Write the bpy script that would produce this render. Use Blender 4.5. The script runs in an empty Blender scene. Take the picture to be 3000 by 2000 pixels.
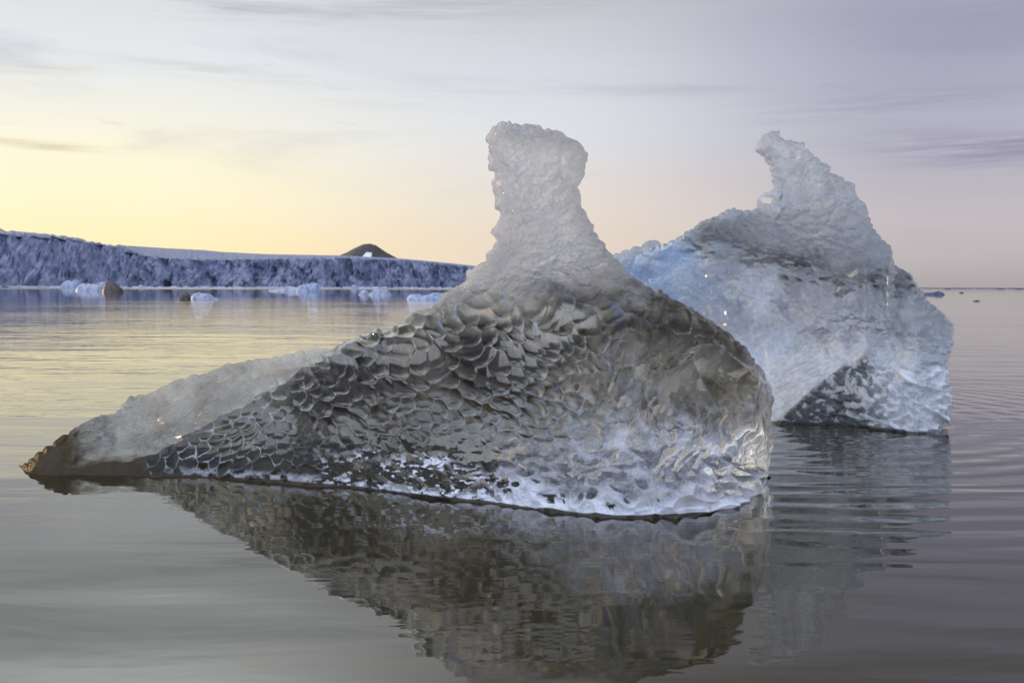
import bpy, math, random
import numpy as np
from mathutils import Matrix, Vector, Euler

# ------------------------------------------------------------------ scene / camera / world / sun
sc = bpy.context.scene
C = sc.collection
rad = math.radians
W, H, FP = 3000.0, 2000.0, 3000.0 * 35 / 36      # photo size, focal length in photo pixels
CAM_H = 1.5
cam_d = bpy.data.cameras.new('camera'); cam = bpy.data.objects.new('camera', cam_d); C.objects.link(cam)
cam_d.lens = 35; cam_d.sensor_width = 36; cam_d.clip_end = 60000; cam_d.clip_start = 0.05
cam.location = (0, 0, CAM_H)
cam.rotation_mode = 'XYZ'
PITCH = math.atan((1000 - 838.5) / FP); ROLL = 0.0026
CM = Matrix.Rotation(rad(90) - PITCH, 3, 'X') @ Matrix.Rotation(ROLL, 3, 'Z')
cam.rotation_euler = CM.to_euler()
cam_d.dof.use_dof = True; cam_d.dof.focus_distance = 7.0; cam_d.dof.aperture_fstop = 4.5
sc.camera = cam
CMn = np.array(CM)

sc.render.engine = 'CYCLES'
cy = sc.cycles
cy.use_denoising = True
try:
    cy.denoiser = 'OPENIMAGEDENOISE'; cy.denoising_input_passes = 'RGB_ALBEDO_NORMAL'
except Exception: pass
cy.max_bounces = 14; cy.transmission_bounces = 12; cy.glossy_bounces = 6; cy.diffuse_bounces = 3
cy.transparent_max_bounces = 8
cy.sample_clamp_indirect = 4.0
cy.use_adaptive_sampling = True; cy.adaptive_threshold = 0.02
sc.view_settings.view_transform = 'Standard'; sc.view_settings.look = 'None'
sc.view_settings.exposure = 0.0; sc.view_settings.gamma = 1.0

def lin(c):
    return tuple((x / 12.92 if x <= .04045 else ((x + .055) / 1.055) ** 2.4) for x in [v / 255 for v in c])

class NT:
    """small node-tree helper"""
    def __init__(s, tree): s.t = tree; s.n = tree.nodes; s.l = tree.links
    def new(s, typ, inputs=None, **props):
        n = s.n.new(typ)
        for k, v in props.items(): setattr(n, k, v)
        for k, v in (inputs or {}).items():
            sock = n.inputs[k]
            if hasattr(v, 'is_linked') or hasattr(v, 'links'): s.l.new(v, sock)
            else:
                if isinstance(v, tuple) and len(v) == 3 and sock.type == 'RGBA': v = v + (1,)
                sock.default_value = v
        return n
    def m(s, op, a, b=None, c=None, clamp=False):
        d = {0: a}
        if b is not None: d[1] = b
        if c is not None: d[2] = c
        return s.new('ShaderNodeMath', d, operation=op, use_clamp=clamp).outputs[0]
    def rng(s, x, a, b, c=0., d=1., smooth=True):
        n = s.new('ShaderNodeMapRange', {0: x, 1: a, 2: b, 3: c, 4: d}, interpolation_type='SMOOTHSTEP' if smooth else 'LINEAR')
        return n.outputs[0]
    def mixc(s, f, a, b, mode='MIX'):
        n = s.new('ShaderNodeMix', data_type='RGBA', blend_type=mode)
        for sock, v in ((n.inputs[0], f), (n.inputs[6], a), (n.inputs[7], b)):
            if hasattr(v, 'links'): s.l.new(v, sock)
            else: sock.default_value = (v + (1,)) if isinstance(v, tuple) and len(v) == 3 else v
        return n.outputs[2]
    def ramp(s, x, stops, interp='LINEAR'):
        n = s.new('ShaderNodeValToRGB', {0: x}); r = n.color_ramp; r.interpolation = interp
        while len(r.elements) < len(stops): r.elements.new(0.5)
        for e, (p, c) in zip(r.elements, stops): e.position = p; e.color = tuple(c) + (1,)
        return n.outputs[0]
    def noise(s, vec, scale, detail=4, rough=.5, dist=0., dim='3D'):
        return s.new('ShaderNodeTexNoise', {'Vector': vec, 'Scale': scale, 'Detail': detail, 'Roughness': rough, 'Distortion': dist}, noise_dimensions=dim).outputs[0]
    def mapping(s, vec, scale=(1, 1, 1), rot=(0, 0, 0), loc=(0, 0, 0)):
        return s.new('ShaderNodeMapping', {0: vec, 1: loc, 2: rot, 3: scale}).outputs[0]

SUN_AZ = rad(-48); SUN_EL = rad(4)          # azimuth from +Y, negative = left of frame
world = bpy.data.worlds.new('World'); sc.world = world; world.use_nodes = True
wt = NT(world.node_tree); wt.n.clear()
d = wt.new('ShaderNodeTexCoord').outputs['Generated']
sx = wt.new('ShaderNodeSeparateXYZ', {0: d})
X, Y, Z = sx.outputs
az = wt.m('MULTIPLY', wt.m('ARCTAN2', X, Y), 180 / math.pi)     # degrees, 0 = ahead, + right
el = wt.m('MULTIPLY', wt.m('ARCSINE', Z), 180 / math.pi)
az = wt.m('ADD', az, 0.0)
elr = wt.m('DIVIDE', wt.m('ABSOLUTE', el), 90.0)
def E(deg): return deg / 90.0
left = wt.ramp(elr, [(0, lin((246, 222, 170))), (E(1.6), lin((247, 228, 178))), (E(4.5), lin((245, 235, 200))), (E(7.5), lin((240, 235, 212))),
                     (E(12), lin((216, 221, 225))), (E(17), lin((203, 207, 210))), (E(28), lin((250, 253, 244))), (E(50), lin((220, 226, 224))), (1, lin((130, 138, 150)))])
mid = wt.ramp(elr, [(0, lin((224, 204, 188))), (E(2.5), lin((222, 206, 192))), (E(5), lin((220, 210, 202))), (E(8.5), lin((211, 213, 219))),
                    (E(12), lin((206, 208, 217))), (E(17), lin((188, 188, 194))), (E(28), lin((152, 150, 142))), (1, lin((100, 104, 114)))])
right = wt.ramp(elr, [(0, lin((163, 158, 160))), (E(1.2), lin((173, 167, 170))), (E(3.5), lin((180, 172, 178))), (E(7), lin((170, 168, 184))),
                      (E(12), lin((161, 160, 181))), (E(17), lin((146, 145, 168))), (E(22), lin((106, 99, 96))), (E(28), lin((86, 79, 68))), (1, lin((84, 86, 98)))])
back = wt.ramp(elr, [(0, lin((160, 160, 184))), (E(8), lin((176, 180, 202))), (E(25), lin((174, 182, 200))), (E(60), lin((146, 154, 170))), (1, lin((110, 118, 132)))])
c1 = wt.mixc(wt.rng(az, -20, 4), left, mid)
c2 = wt.mixc(wt.rng(az, 0, 24), c1, right)
# behind the observer
c3 = wt.mixc(wt.rng(wt.m('ABSOLUTE', az), 55, 110), c2, back)
# thin cloud streaks
cv = wt.new('ShaderNodeCombineXYZ', {0: wt.m('MULTIPLY', az, .022), 1: wt.m('MULTIPLY', el, .16), 2: 0.0}).outputs[0]
cv = wt.mapping(cv, rot=(0, 0, rad(-5)))
n1 = wt.noise(cv, 1.6, 6, .55, .6)
n2 = wt.noise(wt.mapping(cv, loc=(4.3, 1.7, 2)), 5.0, 6, .6, .8)
st = wt.m('MULTIPLY', wt.rng(n1, .50, .72), wt.rng(el, 3.0, 9.0))
c4 = wt.mixc(wt.m('MULTIPLY', st, .42), c3, lin((140, 140, 158)))
st2 = wt.m('MULTIPLY', wt.rng(n2, .60, .74), wt.rng(el, 5.0, 9.0))
c5 = wt.mixc(wt.m('MULTIPLY', st2, .28), c4, lin((138, 140, 152)))
st3 = wt.m('MULTIPLY', wt.rng(wt.noise(wt.mapping(cv, loc=(9, 3, 1)), 1.2, 3, .5), .35, .65), .10)
c6 = wt.mixc(st3, c5, lin((240, 240, 246)))
def streak(base, a0, e0, wa, we, tilt, col, k, seed):
    dx_ = wt.m('SUBTRACT', az, a0); dy_ = wt.m('SUBTRACT', wt.m('SUBTRACT', el, e0), wt.m('MULTIPLY', dx_, tilt))
    dy_ = wt.m('ADD', dy_, wt.m('MULTIPLY', wt.m('SUBTRACT', wt.noise(wt.mapping(cv, loc=(seed, 2, 5)), 4.0, 4, .6), .5), we * 2.2))
    g_ = wt.m('POWER', 2.718, wt.m('MULTIPLY', wt.m('ADD', wt.m('POWER', wt.m('ABSOLUTE', wt.m('DIVIDE', dx_, wa)), 2), wt.m('POWER', wt.m('ABSOLUTE', wt.m('DIVIDE', dy_, we)), 2)), -1))
    g_ = wt.m('MULTIPLY', g_, wt.rng(wt.noise(wt.mapping(cv, (1, 2.5, 1), loc=(seed, 7, 1)), 6.0, 6, .65), .30, .62))
    return wt.mixc(wt.m('MULTIPLY', g_, k), base, col)
c6 = streak(c6, 26, 7.2, 6, .75, -.02, lin((128, 124, 152)), .75, 3)
c6 = streak(c6, 22, 9.6, 8, .8, .05, lin((138, 136, 162)), .4, 8)
c6 = streak(c6, -3, 15.6, 11, .9, .04, lin((150, 150, 152)), .4, 14)
c6 = streak(c6, -17, 11.5, 5, .35, -.05, lin((150, 146, 140)), .3, 21)
c6 = streak(c6, -26, 10.9, 3, .25, .05, lin((150, 146, 140)), .35, 33)
c6 = streak(c6, -25.5, 7.2, 3.5, .2, -.03, lin((160, 140, 120)), .55, 41)
sky = wt.new('ShaderNodeTexSky', sky_type='NISHITA', sun_disc=False, sun_elevation=SUN_EL, sun_rotation=SUN_AZ)
bmask = wt.rng(wt.m('ABSOLUTE', az), 60, 125)  # unseen sky behind the camera, boosted as fill on the ice
over = wt.m('MULTIPLY', wt.rng(el, 14, 26), wt.rng(az, 6, -22))          # unseen high-left sky, boosted to brighten the water's reflection
bg1 = wt.new('ShaderNodeBackground', {0: c6, 1: wt.m('ADD', wt.m('MULTIPLY_ADD', bmask, 3.1, 1.27), wt.m('MULTIPLY', over, wt.m('MULTIPLY', wt.rng(wt.m('ABSOLUTE', az), 100, 60), 2.6)))})
bg2 = wt.new('ShaderNodeBackground', {0: sky.outputs[0], 1: 0.05})
veil = .85                                   # thin high overcast hides most of the clear sky
out = wt.new('ShaderNodeOutputWorld', {0: wt.new('ShaderNodeMixShader', {0: veil, 1: bg2.outputs[0], 2: bg1.outputs[0]}).outputs[0]})
world.cycles.sampling_method = 'MANUAL'; world.cycles.sample_map_resolution = 512

sun_d = bpy.data.lights.new('sun', 'SUN'); sun = bpy.data.objects.new('sun', sun_d); C.objects.link(sun)
sun_d.energy = 2.2; sun_d.angle = rad(3); sun_d.color = (1, .66, .36)
sdir = Vector((math.sin(SUN_AZ) * math.cos(SUN_EL), math.cos(SUN_AZ) * math.cos(SUN_EL), math.sin(SUN_EL)))
sun.rotation_euler = (-sdir).to_track_quat('-Z', 'Y').to_euler()
sun.location = (-20, 20, 10)

# ------------------------------------------------------------------ projection helpers (sizes and places worked out from the camera)
def rays(u, v):
    """direction per photo pixel, scaled so that Y component = 1"""
    u = np.asarray(u, float); v = np.asarray(v, float)
    dc = np.stack([(u - W / 2) / FP, -(v - H / 2) / FP, -np.ones_like(u)], -1)
    dw = dc @ CMn.T
    return dw / dw[..., 1:2]
def at(u, v, Y):
    r = rays(u, v); Y = np.asarray(Y, float)
    p = r * Y[..., None]; p[..., 2] += CAM_H
    return p
def water_depth(u, v):
    r = rays(u, v); return -CAM_H / r[..., 2]

# ------------------------------------------------------------------ numpy noise
def _hash(ix, iy, seed):
    ix = np.asarray(ix).astype(np.int64) & 0xffffffff; iy = np.asarray(iy).astype(np.int64) & 0xffffffff
    n = (ix * 374761393 + iy * 668265263 + seed * 2147483647 + 12345) & 0xffffffff
    n = ((n ^ (n >> 13)) * 1274126177) & 0xffffffff
    n = ((n ^ (n >> 16)) * 2246822519) & 0xffffffff
    n = n ^ (n >> 15)
    return (n & 0xffffff) / float(0xffffff)
def vnoise(x, y, seed=0):
    ix = np.floor(x); iy = np.floor(y); fx = x - ix; fy = y - iy
    fx = fx * fx * fx * (fx * (fx * 6 - 15) + 10); fy = fy * fy * fy * (fy * (fy * 6 - 15) + 10)
    a = _hash(ix, iy, seed); b = _hash(ix + 1, iy, seed); c = _hash(ix, iy + 1, seed); d_ = _hash(ix + 1, iy + 1, seed)
    return (a * (1 - fx) + b * fx) * (1 - fy) + (c * (1 - fx) + d_ * fx) * fy
def fbm(x, y, seed=0, oct=4, gain=.5):
    s = 0; a = 1; t = 0
    for i in range(oct):
        s = s + a * (vnoise(x * 2 ** i + 17.3 * i, y * 2 ** i + 9.1 * i, seed + i) * 2 - 1); t += a; a *= gain
    return s / t
def sst(x, a, b):
    t = np.clip((x - a) / (b - a), 0, 1); return t * t * (3 - 2 * t)
def scallops(u, v, lx, ly, ang, seed, jit=.8, asym=.0, warp=.25, curve=0.):
    """bowls meeting in sharp crests: returns height (0 in bowl, ~1 at crest), crest mask, cell random, cell-relative coordinate"""
    ca, sa = math.cos(ang), math.sin(ang)
    wu = fbm(u / (lx * 2.2), v / (lx * 2.2), seed + 50, 2) * lx * warp * 2; wv = fbm(u / (lx * 2.2) + 9, v / (lx * 2.2), seed + 60, 2) * lx * warp * 2
    uu = u + wu; vv = v + wv
    a = (uu * ca + vv * sa) / lx; b = (-uu * sa + vv * ca) / ly
    ib = np.floor(b)
    F1 = np.full(a.shape, 9.); F2 = np.full(a.shape, 9.); R = np.zeros(a.shape); DA = np.zeros(a.shape); DB = np.zeros(a.shape)
    for j in (-1, 0, 1):
        jb = ib + j
        off = (jb % 2) * .5
        ia = np.floor(a - off)
        for i in (-1, 0, 1):
            ja = ia + i
            rx = _hash(ja, jb, seed); ry = _hash(ja, jb, seed + 7)
            sa_ = ja + off + .5 + (rx - .5) * jit; sb_ = jb + .5 + (ry - .5) * jit
            db = b - sb_; da = a - sa_ + curve * db * db; D = da * da + db * db
            new = D < F1
            F2 = np.where(new, F1, np.minimum(F2, D))
            R = np.where(new, _hash(ja, jb, seed + 13), R); DA = np.where(new, da, DA); DB = np.where(new, db, DB)
            F1 = np.where(new, D, F1)
    edge = np.sqrt(F2) - np.sqrt(F1)
    h = F1 / .5
    return h, edge, R, DA, DB

# ------------------------------------------------------------------ mesh helpers
def mesh_obj(name, co, faces, mat, parent=None, attrs=None, smooth=True):
    me = bpy.data.meshes.new(name)
    co = np.asarray(co, np.float32); faces = np.asarray(faces, np.int32)
    k = faces.shape[1]
    me.vertices.add(len(co)); me.vertices.foreach_set('co', co.ravel())
    me.loops.add(faces.size); me.loops.foreach_set('vertex_index', faces.ravel())
    me.polygons.add(len(faces)); me.polygons.foreach_set('loop_start', np.arange(0, faces.size, k, dtype=np.int32))
    try: me.polygons.foreach_set('loop_total', np.full(len(faces), k, np.int32))
    except Exception: pass
    me.polygons.foreach_set('use_smooth', np.full(len(faces), smooth))
    for an, av in (attrs or {}).items():
        a = me.attributes.new(an, 'FLOAT', 'POINT'); a.data.foreach_set('value', np.asarray(av, np.float32).ravel())
    me.update(calc_edges=True); me.validate(clean_customdata=False)
    me.materials.append(mat)
    o = bpy.data.objects.new(name, me); C.objects.link(o)
    if parent: o.parent = parent
    return o
def tag(o, label=None, cat=None, group=None, kind=None):
    if label: o['label'] = label
    if cat: o['category'] = cat
    if group: o['group'] = group
    if kind: o['kind'] = kind
    return o
def recenter(o, loc):
    loc = Vector(loc); o.data.transform(Matrix.Translation(-loc)); o.location = loc

def poly_dist(P, pts, closed=False):
    """distance of points P (n,2) to polyline pts, and nearest point"""
    best = np.full(len(P), 1e18); near = np.zeros_like(P)
    n = len(pts)
    for i in range(n if closed else n - 1):
        a = pts[i]; b = pts[(i + 1) % n]; ab = b - a; L = ab @ ab
        if L < 1e-9: continue
        t = np.clip(((P - a) @ ab) / L, 0, 1); q = a + t[:, None] * ab
        dd = ((P - q) ** 2).sum(1); m = dd < best
        best = np.where(m, dd, best); near[m] = q[m]
    return np.sqrt(best), near
def inside(P, poly):
    '''rows share the same y: count crossings row by row'''
    r = np.zeros(len(P), bool); x, y = P[:, 0], P[:, 1]
    ys_, inv = np.unique(y, return_inverse=True); order = np.argsort(inv, kind='stable'); bnd = np.searchsorted(inv[order], np.arange(len(ys_) + 1))
    A = poly; B_ = np.roll(poly, -1, 0)
    for k, yv in enumerate(ys_):
        m = (A[:, 1] > yv) != (B_[:, 1] > yv)
        if not m.any(): continue
        xc = np.sort((B_[m, 0] - A[m, 0]) * (yv - A[m, 1]) / (B_[m, 1] - A[m, 1]) + A[m, 0])
        ii_ = order[bnd[k]:bnd[k + 1]]
        r[ii_] = np.searchsorted(xc, x[ii_]) % 2 == 1
    return r
def inside_old(P, poly):
    r = np.zeros(len(P), bool); n = len(poly); x, y = P[:, 0], P[:, 1]
    for i in range(n):
        x1, y1 = poly[i]; x2, y2 = poly[(i + 1) % n]
        if y1 == y2: continue
        c = ((y1 > y) != (y2 > y)) & (x < (x2 - x1) * (y - y1) / (y2 - y1) + x1)
        r ^= c
    return r
def crop(pts, ox, oy, s): return [(ox + x / s, oy + y / s) for x, y in pts]

def roughen(p, amp, wl, seed):
    seg = np.linalg.norm(np.diff(p, axis=0), axis=1); L = np.concatenate([[0], np.cumsum(seg)])
    t = np.arange(0, L[-1], 3.0); q = np.stack([np.interp(t, L, p[:, 0]), np.interp(t, L, p[:, 1])], 1)
    g = np.gradient(q, axis=0); g = np.stack([smooth(g[:, 0], 4), smooth(g[:, 1], 4)], 1); nn = np.stack([g[:, 1], -g[:, 0]], 1); nn /= np.maximum(np.linalg.norm(nn, axis=1, keepdims=True), 1e-9)
    w_ = t + fbm(t / 70, t * 0, seed + 3, 2) * wl
    off = amp * (.5 - np.abs(np.sin(w_ / wl * math.pi)) ** .8) * (.6 + .8 * vnoise(t / 60, t * 0, seed)) + amp * .28 * fbm(t / 16, t * 0, seed + 9, 2)
    off *= sst(t, 0, 30)
    return q - nn * off[:, None]
def smooth(a, k):
    ker = np.hanning(k * 2 + 1); ker /= ker.sum(); return np.convolve(np.pad(a, k, mode='edge'), ker, 'valid')

def shell(name, sil, bottom, step, depth_fn, mat, parent=None, rough=(6, 40, 1)):
    """closed ice body: sil = silhouette polyline above water, bottom = polyline closing it under water.
    depth_fn(u,v,d) -> base depth, front bulge (m), back thickness (m), front relief (m), back relief (m), attribute dict"""
    sil0 = np.array(sil, float); sil = roughen(sil0, *rough); bot = np.array(bottom, float)
    poly = np.vstack([sil, bot])
    u0, v0 = poly.min(0) - step; u1, v1 = poly.max(0) + step
    us = np.arange(u0, u1 + step, step); vs = np.arange(v0, v1 + step, step)
    U, V = np.meshgrid(us, vs); shp = U.shape
    P = np.stack([U.ravel(), V.ravel()], 1)
    ins = inside(P, poly).reshape(shp)
    # keep a quad if its centre is inside
    Pc = np.stack([((U[:-1, :-1] + U[1:, 1:]) / 2).ravel(), ((V[:-1, :-1] + V[1:, 1:]) / 2).ravel()], 1)
    keep = inside(Pc, poly).reshape(shp[0] - 1, shp[1] - 1)
    used = np.zeros(shp, bool)
    used[:-1, :-1] |= keep; used[1:, :-1] |= keep; used[:-1, 1:] |= keep; used[1:, 1:] |= keep
    cnt = np.zeros(shp, int)
    cnt[:-1, :-1] += keep; cnt[1:, :-1] += keep; cnt[:-1, 1:] += keep; cnt[1:, 1:] += keep
    border = used & (cnt < 4)
    idx = -np.ones(shp, int); idx[used] = np.arange(used.sum())
    bP = P.reshape(shp + (2,))[border]
    _, near = poly_dist(bP, poly, True)
    UV = P.reshape(shp + (2,)).copy(); UV[border] = near
    pts = UV[used]; n = len(pts)
    dsil, _ = poly_dist(pts, sil0, False)
    nearb = dsil < 14
    dn = np.full(nearb.sum(), 1e9); pn = pts[nearb]; o_ = np.argsort(pn[:, 0])
    for k0 in range(0, len(o_), 1500):          # exact distance to the roughened outline, in batches of neighbours
        ii_ = o_[k0:k0 + 1500]; lo = pn[ii_].min(0) - 30; hi = pn[ii_].max(0) + 30
        sg = sil[(sil[:, 0] > lo[0]) & (sil[:, 0] < hi[0])]
        if len(sg): dn[ii_] = np.sqrt(((pn[ii_][:, None, :] - sg[None]) ** 2).sum(2).min(1))
    dsil[nearb] = np.minimum(dn, 14)
    B, rf, tb, hf, hb, attrs = depth_fn(pts[:, 0], pts[:, 1], dsil)
    # full-grid arrays for normals
    def to_grid(val, fill):
        g = np.full(shp, fill, float); g[used] = val; return g
    yf = B + rf; yb = B + tb
    Pf = at(pts[:, 0], pts[:, 1], yf); Pb = at(pts[:, 0], pts[:, 1], yb)
    qi, qj = np.nonzero(keep)
    a = idx[qi, qj]; b = idx[qi, qj + 1]; c = idx[qi + 1, qj + 1]; d_ = idx[qi + 1, qj]
    Ff = np.stack([a, d_, c, b], 1)      # front, seen from camera
    def vnormals(Pp, F):
        n1 = np.cross(Pp[F[:, 2]] - Pp[F[:, 0]], Pp[F[:, 3]] - Pp[F[:, 1]])
        N = np.zeros_like(Pp)
        for k in range(4): np.add.at(N, F[:, k], n1)
        return N / np.maximum(np.linalg.norm(N, axis=1, keepdims=True), 1e-12)
    Nf = vnormals(Pf, Ff); Nb = vnormals(Pb, Ff[:, ::-1])
    Pf = Pf + Nf * hf[:, None]; Pb = Pb + Nb * hb[:, None]
    Fb = Ff[:, ::-1] + n
    # rim
    edges = {}
    E4 = np.vstack([Ff[:, [0, 1]], Ff[:, [1, 2]], Ff[:, [2, 3]], Ff[:, [3, 0]]])
    key = np.sort(E4, 1); kk = key[:, 0].astype(np.int64) * (n + 1) + key[:, 1]
    uq, inv, ct = np.unique(kk, return_inverse=True, return_counts=True)
    rim = E4[ct[inv] == 1]
    Fr = np.stack([rim[:, 1], rim[:, 0], rim[:, 0] + n, rim[:, 1] + n], 1)
    co = np.vstack([Pf, Pb]); F = np.vstack([Ff, Fb, Fr])
    at2 = {k: np.concatenate(v if isinstance(v, tuple) else (v, v)) for k, v in attrs.items()}
    return mesh_obj(name, co, F, mat, parent, at2)

# ------------------------------------------------------------------ materials
def new_mat(name):
    m = bpy.data.materials.new(name); m.use_nodes = True; t = NT(m.node_tree); t.n.clear(); return m, t

def ice_material(name, frost_col, absorb, density, clear_rough=.03, clear_col=(1, 1, 1), bump=1.0, scale=1.0, silt_col=(.030, .021, .010)):
    m, t = new_mat(name)
    obj = t.new('ShaderNodeTexCoord').outputs['Object']
    frost = t.new('ShaderNodeAttribute', attribute_name='frost').outputs['Fac']
    fine = t.new('ShaderNodeAttribute', attribute_name='grain').outputs['Fac']
    blue = t.new('ShaderNodeAttribute', attribute_name='blue').outputs['Fac']
    n_a = t.noise(obj, 55 * scale, 5, .65)
    n_b = t.noise(obj, 14 * scale, 5, .6)
    n_c = t.noise(obj, 4.5 * scale, 4, .6)
    dirt_shade = t.new('ShaderNodeAttribute', attribute_name='dirt_shade').outputs['Fac']
    # grainy melt crust: bump strength follows the grain attribute
    hgt = t.m('ADD', t.m('MULTIPLY', n_a, .5), n_b)
    b1 = t.new('ShaderNodeBump', {'Strength': t.m('MULTIPLY_ADD', fine, .95 * bump, .012 * bump), 'Distance': .06, 'Height': hgt})
    rough = t.m('ADD', t.m('MULTIPLY', fine, .05), clear_rough)
    clear = t.new('ShaderNodeBsdfPrincipled', {'Base Color': clear_col, 'Roughness': rough, 'IOR': 1.31, 'Transmission Weight': 1.0, 'Normal': b1.outputs[0]})
    fc = t.mixc(t.rng(n_c, .35, .7), frost_col, tuple(x * .84 for x in frost_col))
    fc = t.mixc(blue, fc, lin((150, 182, 222)))
    fr = t.new('ShaderNodeBsdfPrincipled', {'Base Color': fc, 'Roughness': .22, 'IOR': 1.31, 'Normal': b1.outputs[0]})
    tr = t.new('ShaderNodeBsdfTranslucent', {0: fc, 1: b1.outputs[0]})
    solid = t.new('ShaderNodeAttribute', attribute_name='solid').outputs['Fac']
    fm = t.new('ShaderNodeMixShader', {0: t.m('MULTIPLY_ADD', solid, -.42, .45), 1: fr.outputs[0], 2: tr.outputs[0]})
    # frost breaks up into clumps and pinholes
    k = t.m('ADD', frost, t.m('MULTIPLY', t.m('SUBTRACT', t.m('ADD', t.m('MULTIPLY', n_b, .6), t.m('MULTIPLY', n_a, .4)), .5), 1.3), clamp=True)
    k = t.m('MULTIPLY', k, t.rng(frost, .0, .12))
    k = t.m('MINIMUM', k, .96)
    mix = t.new('ShaderNodeMixShader', {0: k, 1: clear.outputs[0], 2: fm.outputs[0]})
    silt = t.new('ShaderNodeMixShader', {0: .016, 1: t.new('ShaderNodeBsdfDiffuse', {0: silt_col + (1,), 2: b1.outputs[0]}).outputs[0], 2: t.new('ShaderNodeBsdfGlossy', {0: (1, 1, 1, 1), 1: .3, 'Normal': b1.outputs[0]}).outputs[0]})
    mix = t.new('ShaderNodeMixShader', {0: dirt_shade, 1: mix.outputs[0], 2: silt.outputs[0]})
    vol = t.new('ShaderNodeVolumeAbsorption', {0: absorb, 1: density})
    t.new('ShaderNodeOutputMaterial', {0: mix.outputs[0], 1: vol.outputs[0]})
    return m
M_front = ice_material('clear_silty_ice', lin((236, 238, 244)), (.60, .56, .44), .6)
M_back = ice_material('blue_white_ice', lin((232, 238, 246)), (.60, .69, .80), .38, silt_col=(.03, .036, .030))

m_dark_base, t = new_mat('dark_base_fill')  # darkness for the added slab, standing in for deep water
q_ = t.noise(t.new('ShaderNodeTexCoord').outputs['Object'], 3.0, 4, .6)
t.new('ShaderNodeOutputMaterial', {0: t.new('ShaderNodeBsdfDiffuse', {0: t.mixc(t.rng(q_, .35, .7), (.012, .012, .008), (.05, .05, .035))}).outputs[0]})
def add_dark_base(o, parent):
    '''added dark slab inside the waterline outline, so the clear ice refracts dark depth'''
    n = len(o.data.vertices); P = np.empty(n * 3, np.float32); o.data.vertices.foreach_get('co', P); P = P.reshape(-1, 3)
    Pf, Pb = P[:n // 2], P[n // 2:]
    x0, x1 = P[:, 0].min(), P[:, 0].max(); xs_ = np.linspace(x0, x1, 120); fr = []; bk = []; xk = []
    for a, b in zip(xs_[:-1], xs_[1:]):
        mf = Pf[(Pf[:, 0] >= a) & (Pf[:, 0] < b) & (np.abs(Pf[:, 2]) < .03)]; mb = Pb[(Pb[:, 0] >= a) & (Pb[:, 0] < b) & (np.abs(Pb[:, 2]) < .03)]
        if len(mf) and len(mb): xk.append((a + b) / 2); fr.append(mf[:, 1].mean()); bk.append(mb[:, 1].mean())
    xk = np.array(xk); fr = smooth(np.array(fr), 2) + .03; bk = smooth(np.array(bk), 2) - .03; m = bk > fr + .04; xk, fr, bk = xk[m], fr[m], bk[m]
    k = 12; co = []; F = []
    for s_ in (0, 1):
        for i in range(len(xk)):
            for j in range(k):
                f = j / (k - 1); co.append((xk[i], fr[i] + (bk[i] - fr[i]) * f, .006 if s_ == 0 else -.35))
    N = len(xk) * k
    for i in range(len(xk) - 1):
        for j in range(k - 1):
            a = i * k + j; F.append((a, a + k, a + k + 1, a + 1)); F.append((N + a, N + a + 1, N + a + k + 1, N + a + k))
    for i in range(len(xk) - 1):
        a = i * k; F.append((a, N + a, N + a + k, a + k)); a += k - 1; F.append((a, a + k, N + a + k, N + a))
    mesh_obj('dark_base_slab', co, F, m_dark_base, parent, smooth=False)

# ------------------------------------------------------------------ front iceberg
sil_f = crop([(108, 998), (130, 975), (180, 960), (220, 920), (270, 880), (330, 840), (390, 800), (430, 770), (500, 735), (540, 695), (580, 680), (640, 650), (690, 625), (740, 630),
              (800, 610), (830, 575), (860, 530), (900, 497), (980, 490), (1060, 465), (1100, 435), (1190, 400), (1250, 380), (1330, 350), (1440, 335), (1500, 300), (1570, 270),
              (1650, 268), (1750, 240), (1860, 238), (1950, 215), (2060, 190), (2180, 168), (2250, 170)], 0, 950, 2.352)
sil_f += crop([(150, 500), (200, 480), (250, 455), (320, 430), (380, 400), (430, 378), (460, 360), (510, 378), (560, 370), (590, 330), (640, 320), (690, 265), (740, 240),
               (800, 235), (830, 215), (880, 170), (900, 135), (940, 105), (1000, 80), (1045, 40)], 900, 800, 2.24)
sil_f += crop([(315, 1235), (400, 1195), (450, 1160), (460, 1110), (500, 1070), (530, 1020), (520, 985), (497, 945), (510, 915), (548, 880), (550, 845), (568, 805), (560, 790), (520, 765),
               (522, 745), (535, 715), (525, 660), (500, 600), (505, 560), (515, 520), (510, 490), (480, 465), (472, 400), (475, 340), (475, 290), (458, 235), (470, 195), (495, 160),
               (510, 130), (560, 105), (600, 93), (650, 108), (700, 122), (750, 120), (860, 132), (900, 152), (960, 158), (1050, 190), (1100, 225), (1150, 255), (1200, 300), (1228, 340),
               (1232, 385), (1213, 420), (1213, 470), (1190, 520), (1165, 575), (1160, 600), (1168, 650), (1180, 720), (1205, 780), (1230, 830), (1268, 880), (1285, 940), (1320, 990),
               (1370, 1040), (1390, 1090), (1440, 1150), (1480, 1190), (1535, 1265), (1600, 1305), (1650, 1322), (1690, 1365), (1740, 1388), (1800, 1390)], 1250, 320, 2.613)
sil_f += crop([(1005, 20), (1030, 50), (1110, 85), (1200, 130), (1250, 170), (1330, 215), (1400, 260), (1450, 310), (1500, 355), (1540, 380), (1570, 430), (1600, 480), (1650, 530),
               (1680, 590), (1700, 650), (1715, 700), (1705, 770), (1695, 830), (1718, 930), (1712, 1000), (1695, 1080), (1680, 1150), (1678, 1220), (1670, 1290), (1640, 1350), (1600, 1390), (1590, 1460)], 1500, 850, 2.24)
bot_f = [(2170, 1620), (1900, 1700), (1400, 1680), (900, 1600), (400, 1560), (120, 1480), (45, 1400)]
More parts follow.
